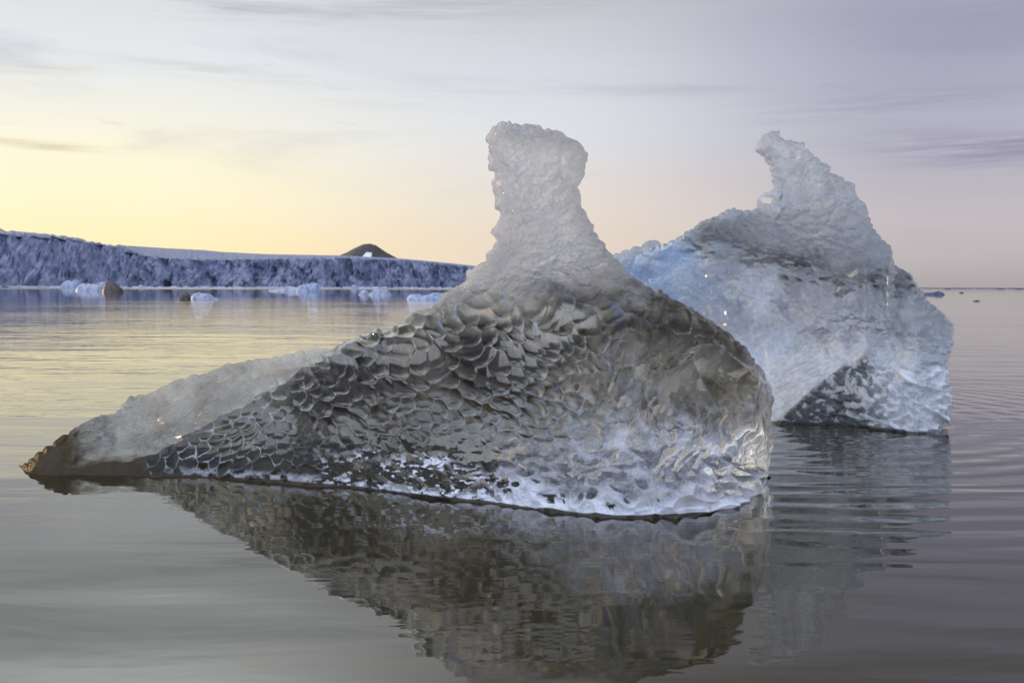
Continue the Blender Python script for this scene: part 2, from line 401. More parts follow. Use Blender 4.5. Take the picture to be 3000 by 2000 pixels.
wl_f = np.array(crop([(0, 960), (108, 1000), (150, 1025), (230, 1045), (400, 1055), (600, 1050), (800, 1045), (990, 1042), (1200, 1042), (1500, 1055), (1800, 1070), (2000, 1085), (2200, 1105)], 0, 950, 2.352)
              + crop([(300, 1400), (500, 1425), (700, 1450), (900, 1475), (1200, 1505)], 900, 800, 2.24)
              + crop([(0, 1415), (200, 1440), (500, 1472), (750, 1485), (1000, 1480), (1250, 1460), (1400, 1440), (1560, 1405), (1640, 1350), (1720, 1250)], 1500, 850, 2.24))
uu = np.linspace(-100, 2500, 600)
vv = np.interp(uu, wl_f[:, 0], wl_f[:, 1])
def smooth(a, k):
    ker = np.hanning(k * 2 + 1); ker /= ker.sum(); return np.convolve(np.pad(a, k, mode='edge'), ker, 'valid')
vv_s = smooth(vv, 5); yy = smooth(water_depth(uu, vv), 5)

def front_fn(u, v, d):
    vw = np.interp(u, uu, vv_s); Yw = np.interp(u, uu, yy)
    hp = vw - v
    hpp = np.clip(hp, 0, None)
    lean = .9 * (hpp / 1100) + .25 * sst(hpp, 350, 700)
    lean = lean + np.clip(hp, -400, 0) * .0012
    crease = np.interp(u, [0, 75, 420, 620, 945, 1100], [1395, 1388, 1345, 1240, 1050, 960])
    cd = crease - v + 18 * fbm(u / 70, v / 70, 3, 3)
    wing = np.clip(cd, 0, None) * .0062 * (1 - sst(u, 900, 1060)) * sst(u, 120, 420)
    B = Yw + lean + wing
    # broad facets on the right block
    B = B + .10 * fbm(u / 260, v / 260, 11, 2)
    right = sst(u, 1750, 2050) * sst(v, 900, 1100)
    R = 90 + 130 * sst(v, 700, 1300)
    s = np.clip(d / R, 0, 1); s = np.sqrt(1 - (1 - s) ** 2)
    bulge = .10 + .22 * sst(v, 700, 1300)
    rf = bulge * (1 - s) - 0 * s
    th = .22 + .95 * sst(v, 600, 1350)
    th = th * (.45 + .55 * sst(u, 150, 900))
    R2 = 110 + 330 * sst(v, 650, 1300)
    s2 = np.clip(d / R2, 0, 1); s2 = np.sqrt(1 - (1 - s2) ** 2)
    tb = bulge + .012 + th * s2 + .06 * fbm(u / 160, v / 160, 31, 3) * s2
    # ---- relief in zones
    top = 1 - sst(v + 90 * fbm(u / 110, v / 110, 5), 640, 960)                      # tower: granular, gentle dimples
    botz = sst(v - (vw - 150 + 60 * fbm(u / 120, v / 120, 8)), -40, 60) * sst(u, 850, 1100)
    bigr = sst(u + .35 * (v - 1100), 1720, 1850) * sst(v, 930, 1060) * (1 - botz * .8)
    lw = 1 - sst(u, 780, 1050)
    wingm = sst(cd, -45, 50) * (1 - sst(u, 880, 1000)) * (1 - sst(u, 200, 330) * 0)
    ctr = np.clip(1 - top - botz - bigr - lw, 0, 1)
    h2, e2, r2, a2, b2 = scallops(u, v, 56, 47, rad(25), 21, .55, warp=.24, curve=.36)       # central fish scales
    h1, e1, r1, a1, b1 = scallops(u, v, 30, 46, rad(48), 33, .6, warp=.24, curve=.4)         # fine drawn-out ones on the left
    h3, e3, r3, a3, b3 = scallops(u, v, 34, 26, rad(-20), 44, .9)
    h4, e4, r4, a4, b4 = scallops(u, v, 150, 110, rad(-30), 57, .9, warp=.3)
    h5, e5, r5, a5, b5 = scallops(u, v, 50, 36, rad(10), 62, .95, warp=.35)
    h6 = scallops(u, v, 40, 105, rad(12), 66, .9, warp=.35)[0]                        # upright flutes on the wet right end
    amp2 = .033 * (1 - .35 * sst(u, 1500, 1750)) * (.7 + .6 * vnoise(u / 120, v / 120, 9))
    f2 = (h2 * 1.35 - .06 * a2) * amp2
    f1 = (h1 * 1.2 - .12 * a1) * .019
    hg, eg, _, _, _ = scallops(u, v, 19, 16, rad(20), 48, .95, warp=.3)
    f3 = h3 * .016 - hg * .012 + fbm(u / 55, v / 55, 71, 4) * .035
    flut = sst(v, 1150, 1300) * sst(u, 1750, 1950)
    f4 = h4 * .085 * (1 - .5 * flut) + h6 * .05 * flut + fbm(u / 40, v / 40, 73, 3) * .008
    f5 = h5 * .040 * (1 + .8 * sst(u, 1700, 2000)) + fbm(u / 30, v / 30, 75, 4) * .022
    tot = ctr + lw + top + bigr + botz + 1e-6
    hf = (f2 * ctr + f1 * lw * (1 - wingm) + fbm(u / 60, v / 30, 77, 3) * .012 * wingm * lw + f3 * top + f4 * bigr + f5 * botz) / tot
    hf = hf * sst(d, -6 + 4 * bigr, 22 + 70 * bigr) + fbm(u / 22, v / 22, 91, 3) * .006 * top
    hb = (.10 * fbm(u / 150, v / 150, 85, 3) + (.02 * fbm(u / 40, v / 40, 86, 3)) * top + .05 * h4 * bigr) * sst(d, -5, 60)
    # ---- frost and grain masks
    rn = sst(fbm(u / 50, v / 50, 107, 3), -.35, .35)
    ridge_glint = np.clip(1 - e2 / .15, 0, 1) ** 1.2 * sst(a2 + .3 * b2, -.05, .3) * (.35 + .65 * rn) * ctr * sst(v, 820, 1000) + np.clip(1 - e1 / .22, 0, 1) * sst(a1, -.2, .2) * (.35 + .65 * rn) * lw * (1 - wingm)  # crest lines whitened like rime to stand in for glints
    nz = fbm(u / 60, v / 60, 101, 4); nz2 = fbm(u / 26, v / 20, 103, 4)
    upper = 1 - sst(v + 70 * nz, 700, 1000)
    cxx, cyy_ = u - 1240, v - 1130; ca_, sa_ = math.cos(-.12), math.sin(-.12)
    core = np.exp(-(((cxx * ca_ + cyy_ * sa_) / 430) ** 2 + ((-cxx * sa_ + cyy_ * ca_) / 150) ** 2) ** 1.5)
    frost = .27 * top + .12 * upper * (1 - top)
    frost = np.maximum(frost, .15 * wingm * sst(u, 330, 560) * (1 - sst(u, 1000, 1150)) + 0)
    frost = np.maximum(frost, .26 * wingm * sst(u, 180, 330))
    low = sst(v + 120 * nz, 1040, 1260)
    frost = np.maximum(frost, np.clip(.02 + .10 * low + .12 * (r4 - .5) + .1 * nz, .0, .8) * bigr)
    frost = np.maximum(frost, .05 * low * sst(u, 1350, 1700) * (1 - lw))
    foot = sst(v + 45 * nz - (vw - 125 - 10 * sst(u, 1500, 2000)), 0, 40 + 90 * sst(u, 1400, 1700)) * sst(u, 840, 1050)
    holes = sst(nz2 + .25 * fbm(u / 90, v / 50, 104, 3) + .30 * sst(u, 1100, 2000) + .25 * sst(v - vw, -45, -8) + .25 * (1 - sst(v - vw, -150, -110)), -.02, .10)
    frost = np.maximum(frost, (.22 + .3 * sst(h5, .2, 1.2)) * sst(v + 60 * nz, 1180, 1320) * sst(u + .5 * (v - 1300), 1380, 1640))
    hr = .05 + .62 * (1 - sst(u, 1150, 1750)) + .16 * sst(u, 1300, 1500) * (1 - sst(u, 1850, 1950)) * (v - vw > -120) + .55 * (r5 - .62) - .45 * sst(v - vw, -36, -6) - .35 * (1 - sst(v - vw, -150, -105)) + .22 * nz2
    rr5 = np.sqrt(a5 ** 2 + b5 ** 2)
    holes = sst(rr5 - hr, -.03, .08) * sst(nz2 + .9 * sst(u, 1000, 1500), -.25, .1)
    holes = np.maximum(holes, sst(nz2, .12, .25) * sst(v - vw, -60, -20))
    hgt_w = vw - v
    speck = sst(fbm(u / 13, v / 7, 108, 3) - .42 + .52 * np.exp(-(hgt_w / 22) ** 2) + .50 * np.exp(-((hgt_w - 100 - 20 * nz) / 18) ** 2) + .25 * sst(u, 1000, 1600), 0, .14)
    mixr = sst(u + 120 * nz, 1380, 1620); holes = holes * mixr + speck * (1 - mixr)
    frost = frost * (1 - .6 * core); frost = frost * (1 - foot) + foot * (.80 - .30 * sst(u, 1500, 1900) * sst(vw - v, 20, 60)) * holes
    lfoot = sst(v - vw, -34, -12) * sst(u, 430, 600)
    frost = np.maximum(frost, .55 * lfoot * sst(nz2, -.2, .2))
    frost = np.maximum(frost, np.clip(ridge_glint, 0, 1) * (.48 + .26 * lw) * (1 - foot))
    grain = np.clip(top * .85 + .35 * upper + .28 * wingm + .35 * foot + .04, 0, 1)
    grain = grain * (1 - .75 * sst(u, 1900, 2050) * sst(v, 950, 1150))
    glassy = np.exp(-((u - 1695) / 26) ** 2 - ((v - 510) / 55) ** 2) + np.exp(-((u - 1678) / 22) ** 2 - ((v - 600) / 40) ** 2)
    frost = frost * (1 - .6 * np.clip(glassy, 0, 1))
    # milky, bubbly ice sits at the far side of the block and is seen through the clear front
    low2 = low * (.25 + .75 * (1 - sst(u, 1650, 1850)))
    milk = .36 * top + (.62 * upper * (1 - top)) * (.35 + 1.1 * vnoise(u / 75, v / 75, 121)) + (.22 + .8 * sst(vnoise(u / 60, v / 60, 127), .4, .65)) * low2 * sst(u + .5 * (v - 1200), 1250, 1600)
    milk = milk + .45 * sst(fbm(u / 110, v / 60, 123, 3), .0, .3) * sst(u, 650, 900) * sst(v, 1050, 1200) + .25 * bigr * (1 - low)
    milk = np.clip(milk + .04 * wingm, 0, .95)
    tip = (1 - sst(u, 330, 480)) * sst(-cd, -30, 10)
    tip = np.maximum(tip, 1 - sst(u, 150, 290))
    dirt_shade = np.clip(np.maximum(tip * (1.15 + .4 * nz), wingm * (.30 + .25 * nz) * (1 - .5 * sst(u, 600, 950))), 0, 1)
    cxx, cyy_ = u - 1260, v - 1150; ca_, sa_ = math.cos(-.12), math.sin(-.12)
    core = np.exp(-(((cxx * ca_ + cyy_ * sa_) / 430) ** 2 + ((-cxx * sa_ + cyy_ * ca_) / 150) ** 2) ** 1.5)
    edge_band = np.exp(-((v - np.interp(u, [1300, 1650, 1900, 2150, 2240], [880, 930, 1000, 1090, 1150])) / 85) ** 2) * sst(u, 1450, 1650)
    dback = np.clip(1.6 * core + .8 * edge_band + .65 * sst(v - vw, -230, -150) * sst(u, 380, 600) * (1 - sst(u, 1300, 1700)), 0, 1) * (.9 + .3 * fbm(u / 110, v / 60, 129, 2))  # far side darker in the core, along the upper right and low left
    patch = sst(fbm(u / 140, v / 75, 131, 2) + .16 * sst(v, 1080, 1280), .06, .36) * (1 - .3 * core)  # pale far-side patches painted to imitate bright reflections in the bowls
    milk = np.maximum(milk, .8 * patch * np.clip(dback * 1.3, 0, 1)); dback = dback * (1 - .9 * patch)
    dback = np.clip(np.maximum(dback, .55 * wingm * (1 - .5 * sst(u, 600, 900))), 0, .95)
    return B, rf, tb, hf, hb, {'frost': (frost * (1 - tip), milk), 'grain': (grain, top * .4), 'solid': (np.clip(foot * .9 + .5 * low * bigr, 0, 1), 0 * u), 'blue': (.2 * low, np.clip(.35 * low + .45 * patch, 0, 1)), 'dirt_shade': (np.maximum(dirt_shade, .96 * sst(v - vw + 3 * nz, -6, -2)), np.maximum(dback, np.maximum(tip, 1.0 * (1 - sst(u, 260, 420)))))}  # thin silt line at the waterline stands in for a shaded wet undercut
front = bpy.data.objects.new('iceberg', None); C.objects.link(front)
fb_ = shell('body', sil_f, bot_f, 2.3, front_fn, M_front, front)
add_dark_base(fb_, front)
fl = Vector(at(np.array(1300.), np.array(1480.), np.array(7.2)).tolist()); fl.z = 0; front.location = fl
for ch in front.children: ch.data.transform(Matrix.Translation(-fl))
tag(front, 'large clear grey-brown iceberg in the foreground with a square-topped tower and fish-scale surface', 'iceberg')

# ------------------------------------------------------------------ back iceberg
K = 1.651
sil_b = crop([(-20, 1150), (-30, 1000), (0, 880), (50, 760), (100, 700), (140, 685), (200, 650), (270, 620), (340, 600), (400, 570), (430, 545), (470, 525), (495, 500), (520, 485), (550, 487), (580, 470), (610, 450), (655, 430), (680, 438), (700, 448), (740, 440),
              (790, 432), (835, 425), (850, 380), (850, 340), (848, 270), (830, 225), (805, 180), (775, 160), (768, 145), (780, 110), (800, 80), (825, 66), (850, 60), (878, 55), (885, 85), (905, 105), (930, 103), (960, 110), (1000, 112), (1005, 145),
              (1030, 160), (1045, 190), (1080, 207), (1122, 225), (1125, 260), (1150, 272), (1180, 280), (1205, 300), (1240, 310), (1250, 370), (1280, 395), (1300, 420), (1310, 470), (1330, 520), (1370, 570), (1420, 620), (1432, 690),
              (1436, 706), (1480, 730), (1510, 745), (1530, 780), (1580, 850), (1605, 885), (1640, 910), (1680, 950), (1722, 990), (1720, 1080), (1705, 1130), (1690, 1180), (1700, 1290), (1712, 1370), (1700, 1440), (1670, 1480),
              (1655, 1530), (1650, 1600)], 1750, 350, K)
bot_b = crop([(1550, 1700), (900, 1680), (400, 1600), (100, 1400)], 1750, 350, K)
wl_b = np.array(crop([(-100, 1340), (300, 1400), (600, 1440), (835, 1465), (880, 1467), (1100, 1475), (1240, 1482), (1380, 1500), (1500, 1515), (1655, 1530), (1750, 1535)], 1750, 350, K))
ub = np.linspace(1600, 2900, 400); vb_ = np.interp(ub, wl_b[:, 0], wl_b[:, 1]); vbs = smooth(vb_, 6); ybs = smooth(water_depth(ub, vb_), 8)
def back_fn(u, v, d):
    vw = np.interp(u, ub, vbs); Yw = np.interp(u, ub, ybs); hp = vw - v; hpp = np.clip(hp, 0, None)
    cu = (u - 1750) * K; cv_ = (v - 350) * K
    lean = 1.2 * (hpp / 850) + np.clip(hp, -400, 0) * .0015
    # gentle snowy apron above the dark scalloped foot
    cr = np.interp(cu, [600, 870, 1000, 1100, 1200, 1300, 1340, 1720], [1600, 1466, 1340, 1260, 1180, 1140, 1200, 1190])
    cd = cr - cv_ + 14 * fbm(u / 40, v / 40, 203, 3)
    apron = np.clip(np.minimum(cd, 330), 0, None) / K * .0050
    apron = apron * (1 - .6 * sst(cu, 1300, 1500))
    B = Yw + lean + apron + .14 * fbm(u / 170, v / 170, 205, 3)
    step_ = sst(cu, 1400, 1445) * sst(cv_, 640, 720) * (1 - sst(cv_, 950, 1150))
    B = B + .5 * step_
    R = 60 + 90 * sst(v, 550, 900)
    s = np.clip(d / R, 0, 1); s = np.sqrt(1 - (1 - s) ** 2)
    bulge = .16 + .3 * sst(v, 550, 900)
    rf = bulge * (1 - s)
    th = .3 + 1.6 * sst(v, 450, 1000); R2 = 90 + 260 * sst(v, 450, 1000)
    s2 = np.clip(d / R2, 0, 1); s2 = np.sqrt(1 - (1 - s2) ** 2)
    tb = bulge + .015 + th * s2 + .08 * fbm(u / 120, v / 120, 207, 3) * s2
    h1, e1, r1, a1, b1 = scallops(u, v, 34, 26, rad(15), 211, .9, warp=.35)
    hg = scallops(u, v, 17, 14, rad(10), 212, .9, warp=.3)[0]; hm = scallops(u, v, 60, 40, rad(12), 214, .9, warp=.4, curve=.4)[0]
    h2, e2, r2, a2, b2 = scallops(u, v, 34, 20, rad(25), 213, .8)
    h3 = scallops(u, v, 120, 90, rad(10), 215, .9)[0]
    nz = fbm(u / 70, v / 70, 217, 4)
    spire = 1 - sst(v + 60 * nz - .18 * (u - 2150), 640, 760)
    foot = sst(-cd, -10, 25) * sst(cu, 800, 900)
    mid_ = np.clip(1 - spire - foot, 0, 1)
    snow = mid_ * sst(v + 40 * nz, 960, 1050) * (1 - sst(cu, 1480, 1620) * .7)
    sh = np.clip(sst(cu, 1250, 1400), 0, 1)
    hf = spire * ((h1 * .062 - hg * .010) + .05 * fbm(u / 45, v / 45, 219, 4)) + foot * ((h2 - .5 * b2) * .075 + .03 * fbm(u / 50, v / 50, 220, 3)) \
        + mid_ * ((h3 * .04 * (1 - sst(u, 2150, 2250)) + hm * .035 * sst(u, 2080, 2250)) * (1 - snow) + .05 * fbm(u / 50, v / 34, 221, 4) * (1 - .6 * snow)) + sh * mid_ * .03 * fbm(u / 22, v / 22, 223, 3)
    hf = hf * sst(d, -5, 16)
    hb = (h3 * .07 + .03 * fbm(u / 35, v / 35, 225, 3)) * sst(d, -5, 50)
    blue = (1 - sst(u + 110 * nz + .25 * (v - 850), 1960, 2180)) * sst(v - np.interp(u, [1800, 2000, 2200], [730, 700, 800]), -10, 40)
    frost = .22 * spire + mid_ * (.10 + .16 * nz) + snow * .5
    crust = 1 - sst(v - np.interp(u, [1800, 1930, 2050, 2150, 2300], [780, 700, 650, 640, 600]), -5, 35)
    dk = np.exp(-((v - np.interp(u, [1900, 2080, 2250, 2500], [720, 690, 760, 830])) / 42) ** 2) * sst(u, 2000, 2080) * (.45 + .9 * vnoise(u / 60, v / 40, 230))  # clear green band
    frost = np.maximum(frost, .45 * crust)
    frost = frost * (1 - .8 * dk * (1 - .5 * crust))
    frost = np.maximum(frost, np.clip(.5 * np.exp(-((u - 2190) / 130) ** 2 - ((v - 870) / 80) ** 2) * (.6 + nz), 0, .6))
    frost = np.maximum(frost, .42 * blue)
    ff = sst(fbm(u / 18, v / 12, 227, 3) + .55 * (h2 - .5) + .28 * sst(u, 2350, 2650) - .05, -.15, .35)
    frost = frost * (1 - foot) + foot * np.clip(.14 + .40 * sst(cu, 1150, 1500) + .32 * ff, 0, .85)
    grain = np.clip(spire * .9 + snow * .6 + foot * .5 + .18 + crust * .3 - .5 * blue, 0, 1)
    pale_mid = np.exp(-((u - 2190) / 190) ** 2 - ((v - 880) / 110) ** 2)  # whiter ice in the middle of the body
    milk = np.clip(.34 * spire + mid_ * (.35 + .4 * nz) + .5 * pale_mid + .6 * blue - .5 * dk, 0, .95)
    ws = (1 - snow) * (1 - foot)
    return B, rf, tb, hf, hb, {'frost': (np.clip(frost, 0, 1), milk), 'grain': (grain, grain * .4), 'blue': (np.clip(.8 * blue + .2 * snow, 0, 1), np.clip(.9 * blue + .1, 0, 1)), 'solid': (np.clip(foot * .7 + .5 * snow, 0, 1), 0 * u), 'dirt_shade': (np.maximum(foot * .75 * (1 - ff) * (1 - sst(cu, 1250, 1500)), .9 * sst(v - vw, -8, -3)), np.clip(.5 * dk + .4 * sst(nz, .1, .4) * sst(u, 2250, 2350) * mid_, 0, .9))}  # silt colour paints the foot's shaded hollows and the undercut's dark waterline
backr = bpy.data.objects.new('iceberg', None); C.objects.link(backr)
tag(backr, 'tall blue-white iceberg with a leaning spire, standing behind the clear foreground one', 'iceberg')
body = shell('body', sil_b, bot_b, 2.6, back_fn, M_back, backr, rough=(5, 24, 7))
add_dark_base(body, backr)
# rear fin seen over the left shoulder
sil_r = crop([(20, 700), (50, 668), (75, 655), (110, 645), (150, 630), (175, 620), (200, 615), (230, 598), (250, 590), (275, 588), (300, 585), (303, 612), (306, 640), (320, 800), (330, 1100)], 1750, 350, K)
bot_r = crop([(300, 1420), (60, 1400), (0, 1100)], 1750, 350, K)
def fin_fn(u, v, d):
    n_ = np.ones_like(u); s = np.sqrt(1 - (1 - np.clip(d / 60, 0, 1)) ** 2)
    hf = .04 * fbm(u / 30, v / 20, 301, 4)
    return 14.2 + 0 * u + .3 * (1000 - v) / 400, .2 * (1 - s), .2 + .02 + .6 * s, hf * sst(d, 0, 10), hf * 0, {'frost': .34 + .2 * fbm(u / 20, v / 20, 302, 3), 'grain': n_ * .8, 'blue': n_ * .0}
fin = shell('rear_fin', sil_r, bot_r, 3.0, fin_fn, M_back, backr)
# little ring of ice at the foot of the spire
def tube(path, radii, seg=14, closed=False, bumps=.0, seed=0):
    co = []; F = []; n = len(path); path = np.array(path, float)
    for i in range(n):
        t_ = path[min(i + 1, n - 1)] - path[max(i - 1, 0)]; t_ /= np.linalg.norm(t_)
        a = np.cross(t_, [0, 1, 0]); a /= np.linalg.norm(a); b = np.cross(t_, a)
        for j in range(seg):
            an = 2 * math.pi * j / seg
            r_ = radii[i] * (1 + bumps * math.sin(3 * an + i * 1.7 + seed) + bumps * .7 * math.sin(i * 2.3 + seed))
            co.append(path[i] + a * math.cos(an) * r_ + b * math.sin(an) * r_ * 1.3)
    for i in range(n - 1):
        for j in range(seg):
            F.append((i * seg + j, i * seg + (j + 1) % seg, (i + 1) * seg + (j + 1) % seg, (i + 1) * seg + j))
    return np.array(co), np.array(F)
hoop_px = crop([(885, 462), (850, 440), (815, 432), (788, 418), (780, 393), (798, 368), (830, 361), (862, 366), (890, 372)], 1750, 350, K)
hy = float(np.interp(2250, ub, ybs)) + 1.2
hp_ = np.array([at(np.array(a), np.array(b), np.array(hy)) for a, b in hoop_px])
tt = np.linspace(0, 1, len(hp_)); t2 = np.linspace(0, 1, 40)
hp2 = np.stack([np.interp(t2, tt, hp_[:, k]) for k in range(3)], 1)
hp2 = np.stack([smooth(hp2[:, k], 2) for k in range(3)], 1)
hc, hF = tube(hp2, np.interp(t2, [0, .15, .3, .45, .6, .8, 1], [.09, .075, .055, .03, .022, .04, .06]), bumps=.16)
mesh_obj('ice_ring', hc, hF, M_back, backr, {'frost': np.full(len(hc), .35), 'grain': np.full(len(hc), .4), 'blue': np.zeros(len(hc))})
bl = Vector(at(np.array(2200.), np.array(1240.), np.array(11.0)).tolist()); bl.z = 0
backr.location = bl
for ch in backr.children: ch.data.transform(Matrix.Translation(-bl))

# ------------------------------------------------------------------ water
m_w, t = new_mat('sea_water')
pos = t.new('ShaderNodeNewGeometry').outputs['Position']
sp = t.new('ShaderNodeSeparateXYZ', {0: pos})
dist = t.new('ShaderNodeVectorMath', {0: pos}, operation='LENGTH').outputs['Value']
wv1 = t.noise(t.mapping(pos, (.55, 1.6, 1), (0, 0, rad(4))), 1.0, 3, .45, .4)      # slow swell-like ripples
wv2 = t.noise(t.mapping(pos, (1.6, 5.5, 1), (0, 0, rad(-3))), 1.0, 3, .5, .6)       # short ripples
wv3 = t.noise(t.mapping(pos, (.18, .5, 1), (0, 0, rad(2))), 1.0, 2, .5)
patch = t.rng(t.noise(t.mapping(pos, (.05, .11, 1)), 1.0, 2, .5), .38, .62)
# rings spreading from the second iceberg
rc = t.new('ShaderNodeVectorMath', {0: pos, 1: (2.6, 12.0, 0)}, operation='SUBTRACT').outputs[0]
rd = t.new('ShaderNodeVectorMath', {0: rc}, operation='LENGTH').outputs['Value']
ring = t.m('SINE', t.m('ADD', t.m('MULTIPLY', rd, 16.0), t.m('MULTIPLY', wv1, 9.0)))
ringm = t.m('MULTIPLY', t.rng(sp.outputs[0], .8, 2.4), t.m('MULTIPLY', t.rng(rd, 9.5, 4.0), .0026))
nearm = t.rng(dist, 5.0, 14.0, .25, 1.0)
hh = t.m('ADD', t.m('MULTIPLY', wv1, .017), t.m('MULTIPLY', t.m('MULTIPLY', wv2, .0095), t.m('MULTIPLY_ADD', patch, .8, .2)))
hh = t.m('MULTIPLY', hh, t.m('MULTIPLY', nearm, t.m('ADD', t.rng(dist, 14, 170, 1, .18), t.rng(dist, 350, 600, 0, .6))))
hh = t.m('ADD', hh, t.m('MULTIPLY', t.m('MULTIPLY', wv3, .03), t.rng(dist, 25, 80, 1, .12)))
hh = t.m('ADD', hh, t.m('MULTIPLY', ring, ringm))
bmp = t.new('ShaderNodeBump', {'Strength': 1.0, 'Distance': 1.0, 'Height': hh})
farr = t.m('ADD', t.rng(dist, 30, 120, .012, .03), t.rng(dist, 330, 480, 0, .12))
wb = t.new('ShaderNodeBsdfPrincipled', {'Base Color': (.019, .0165, .008), 'Roughness': farr, 'IOR': 1.58, 'Normal': bmp.outputs[0]})
t.new('ShaderNodeOutputMaterial', {0: wb.outputs[0]})
S = 30000
ys = [-200, -20, 0, 5, 10, 20, 40, 80, 200, 600, 2000, 8000, S]; xs = [-S, -4000, -800, -200, -50, -10, 0, 10, 50, 200, 800, 4000, S]
co = [(x, y, 0) for y in ys for x in xs]; nx = len(xs)
F = [(j * nx + i, j * nx + i + 1, (j + 1) * nx + i + 1, (j + 1) * nx + i) for j in range(len(ys) - 1) for i in range(nx - 1)]
tag(mesh_obj('sea_water', co, F, m_w), kind='structure')

# ------------------------------------------------------------------ glacier
m_g, t = new_mat('glacier_ice')
pos = t.new('ShaderNodeTexCoord').outputs['Object']
top = t.new('ShaderNodeAttribute', attribute_name='snow').outputs['Fac']
g1 = t.noise(t.mapping(pos, (.10, .10, .045)), 1, 6, .62, .6); g2 = t.noise(t.mapping(pos, (.03, .03, .05)), 1, 5, .6, .5)
ca = t.mixc(t.rng(g1, .35, .65), lin((72, 81, 108)), lin((126, 132, 156)))
cb = t.mixc(t.rng(g2, .56, .70), ca, lin((78, 92, 122)))
cc = t.mixc(top, cb, t.mixc(t.rng(t.noise(t.mapping(pos, (.012, .05, .2)), 1, 6, .7), .4, .65), lin((106, 112, 138)), lin((80, 88, 118))))
gb = t.new('ShaderNodeBsdfPrincipled', {'Base Color': cc, 'Roughness': .75, 'Normal': t.new('ShaderNodeBump', {'Strength': .55, 'Distance': 3.0, 'Height': g1}).outputs[0]})
t.new('ShaderNodeOutputMaterial', {0: gb.outputs[0]})
sky_p = np.array(crop([(-700, 20), (-300, 40), (0, 48), (30, 62), (60, 57), (110, 65), (200, 72), (300, 85), (330, 88), (400, 100), (430, 112), (470, 120), (530, 130), (600, 132), (800, 145), (1000, 155), (1100, 165), (1300, 175), (1670, 182), (1950, 195), (2200, 218), (2352, 235), (2700, 285), (3000, 331)], 0, 640, 1.68))
clf_p = np.array(crop([(-700, 50), (0, 80), (300, 104), (530, 140), (600, 160), (700, 186), (800, 195), (1000, 205), (1300, 200), (1700, 195), (2000, 205), (2300, 238), (2700, 290), (3000, 332)], 0, 640, 1.68))
gu = np.arange(-350, 1780, 1.6); nr1, nr2 = 64, 26
DG = 1000 + 60 * fbm(gu / 500, gu * 0, 401, 3) + 60 * (gu < -1)
DG = 1000 + 60 * fbm(gu / 500, gu * 0, 401, 3)
sky_v = np.interp(gu, sky_p[:, 0], sky_p[:, 1]); clf_v = np.interp(gu, clf_p[:, 0], clf_p[:, 1])
jag = 1 - sst(gu, 330, 420)
clf_v = clf_v + (2.0 + 1.5 * jag) * fbm(gu / 9, gu * 0, 403, 4) * (1 - sst(gu, 1500, 1700)); sky_v = sky_v + 3.2 * jag * fbm(gu / 12, gu * 0, 405, 4) + .5 * fbm(gu / 10, gu * 0, 406, 3)
clf_v = np.maximum(clf_v, sky_v + 2)
base_z = -3.0
rows = []; snowa = []
basev = np.interp(gu, [0, 1786], [833, 838])
for r_ in range(nr1):
    f_ = r_ / (nr1 - 1)
    zt = at(gu, clf_v, DG)[:, 2]
    z = base_z + (zt - base_z) * f_
    xw = at(gu, clf_v, DG)[:, 0]
    ser = fbm(gu / 26, np.full_like(gu, f_ * 1.3), 411, 5, .6) * 16 + np.abs(fbm(gu / 60 + f_ * .7, np.full_like(gu, f_ * .8), 413, 3)) * -22
    ser += fbm(gu / 9, np.full_like(gu, f_ * 5), 415, 4) * 5
    y = DG + ser * (1 - .3 * f_) + 14 * f_ * (1 + 2.0 * jag)
    rows.append(np.stack([xw, y, z], 1)); snowa.append(np.full_like(gu, .25 * sst(np.array(f_), .9, 1.)))
last = rows[-1]
for r_ in range(1, nr2 + 1):
    f_ = r_ / nr2
    v_ = clf_v + (sky_v - clf_v) * f_; Yd = last[:, 1] + (700 * f_ ** 1.5) * (1 - .75 * jag)
    y = Yd; p = at(gu, v_, y)
    p[:, 2] += fbm(gu / 14, np.full_like(gu, f_ * 14), 417, 4) * (2.2 + 3 * jag) * (1 - f_)
    rows.append(p); snowa.append(np.full_like(gu, 1) * (1 - .65 * jag))
# far side drops down
p = rows[-1].copy(); p[:, 1] += 300; p[:, 2] = -5; rows.append(p); snowa.append(np.ones_like(gu))
co = np.concatenate(rows); n_ = len(gu); NR = len(rows)
ii, jj = np.meshgrid(np.arange(NR - 1), np.arange(n_ - 1), indexing='ij'); a = (ii * n_ + jj).ravel()
F = np.stack([a, a + 1, a + n_ + 1, a + n_], 1)
tag(mesh_obj('glacier', co, F, m_g, None, {'snow': np.concatenate(snowa)}), kind='structure')

# ------------------------------------------------------------------ mountain
m_m, t = new_mat('dark_scree')
pos = t.new('ShaderNodeTexCoord').outputs['Object']
q = t.noise(t.mapping(pos, (.02, .02, .03)), 1, 6, .6)
sn = t.new('ShaderNodeAttribute', attribute_name='snow').outputs['Fac']
cc = t.mixc(sn, t.mixc(q, (.022, .019, .022), (.045, .039, .042)), (.6, .62, .72))
t.new('ShaderNodeOutputMaterial', {0: t.new('ShaderNodeBsdfPrincipled', {'Base Color': cc, 'Roughness': .9}).outputs[0]})
pk = crop([(1600, 215), (1670, 182), (1700, 170), (1740, 148), (1790, 126), (1822, 123), (1850, 132), (1900, 165), (1950, 192), (2010, 225)], 0, 640, 1.68)
pk = np.array(pk); pu = np.arange(pk[0, 0], pk[-1, 0], 1.5); pv = np.interp(pu, pk[:, 0], pk[:, 1]) + .5 * fbm(pu / 12, pu * 0, 501, 3)
DM = 4000.; ridge_ = at(pu, pv, np.full_like(pu, DM)); rows = []; sa_ = []
zb = 60.
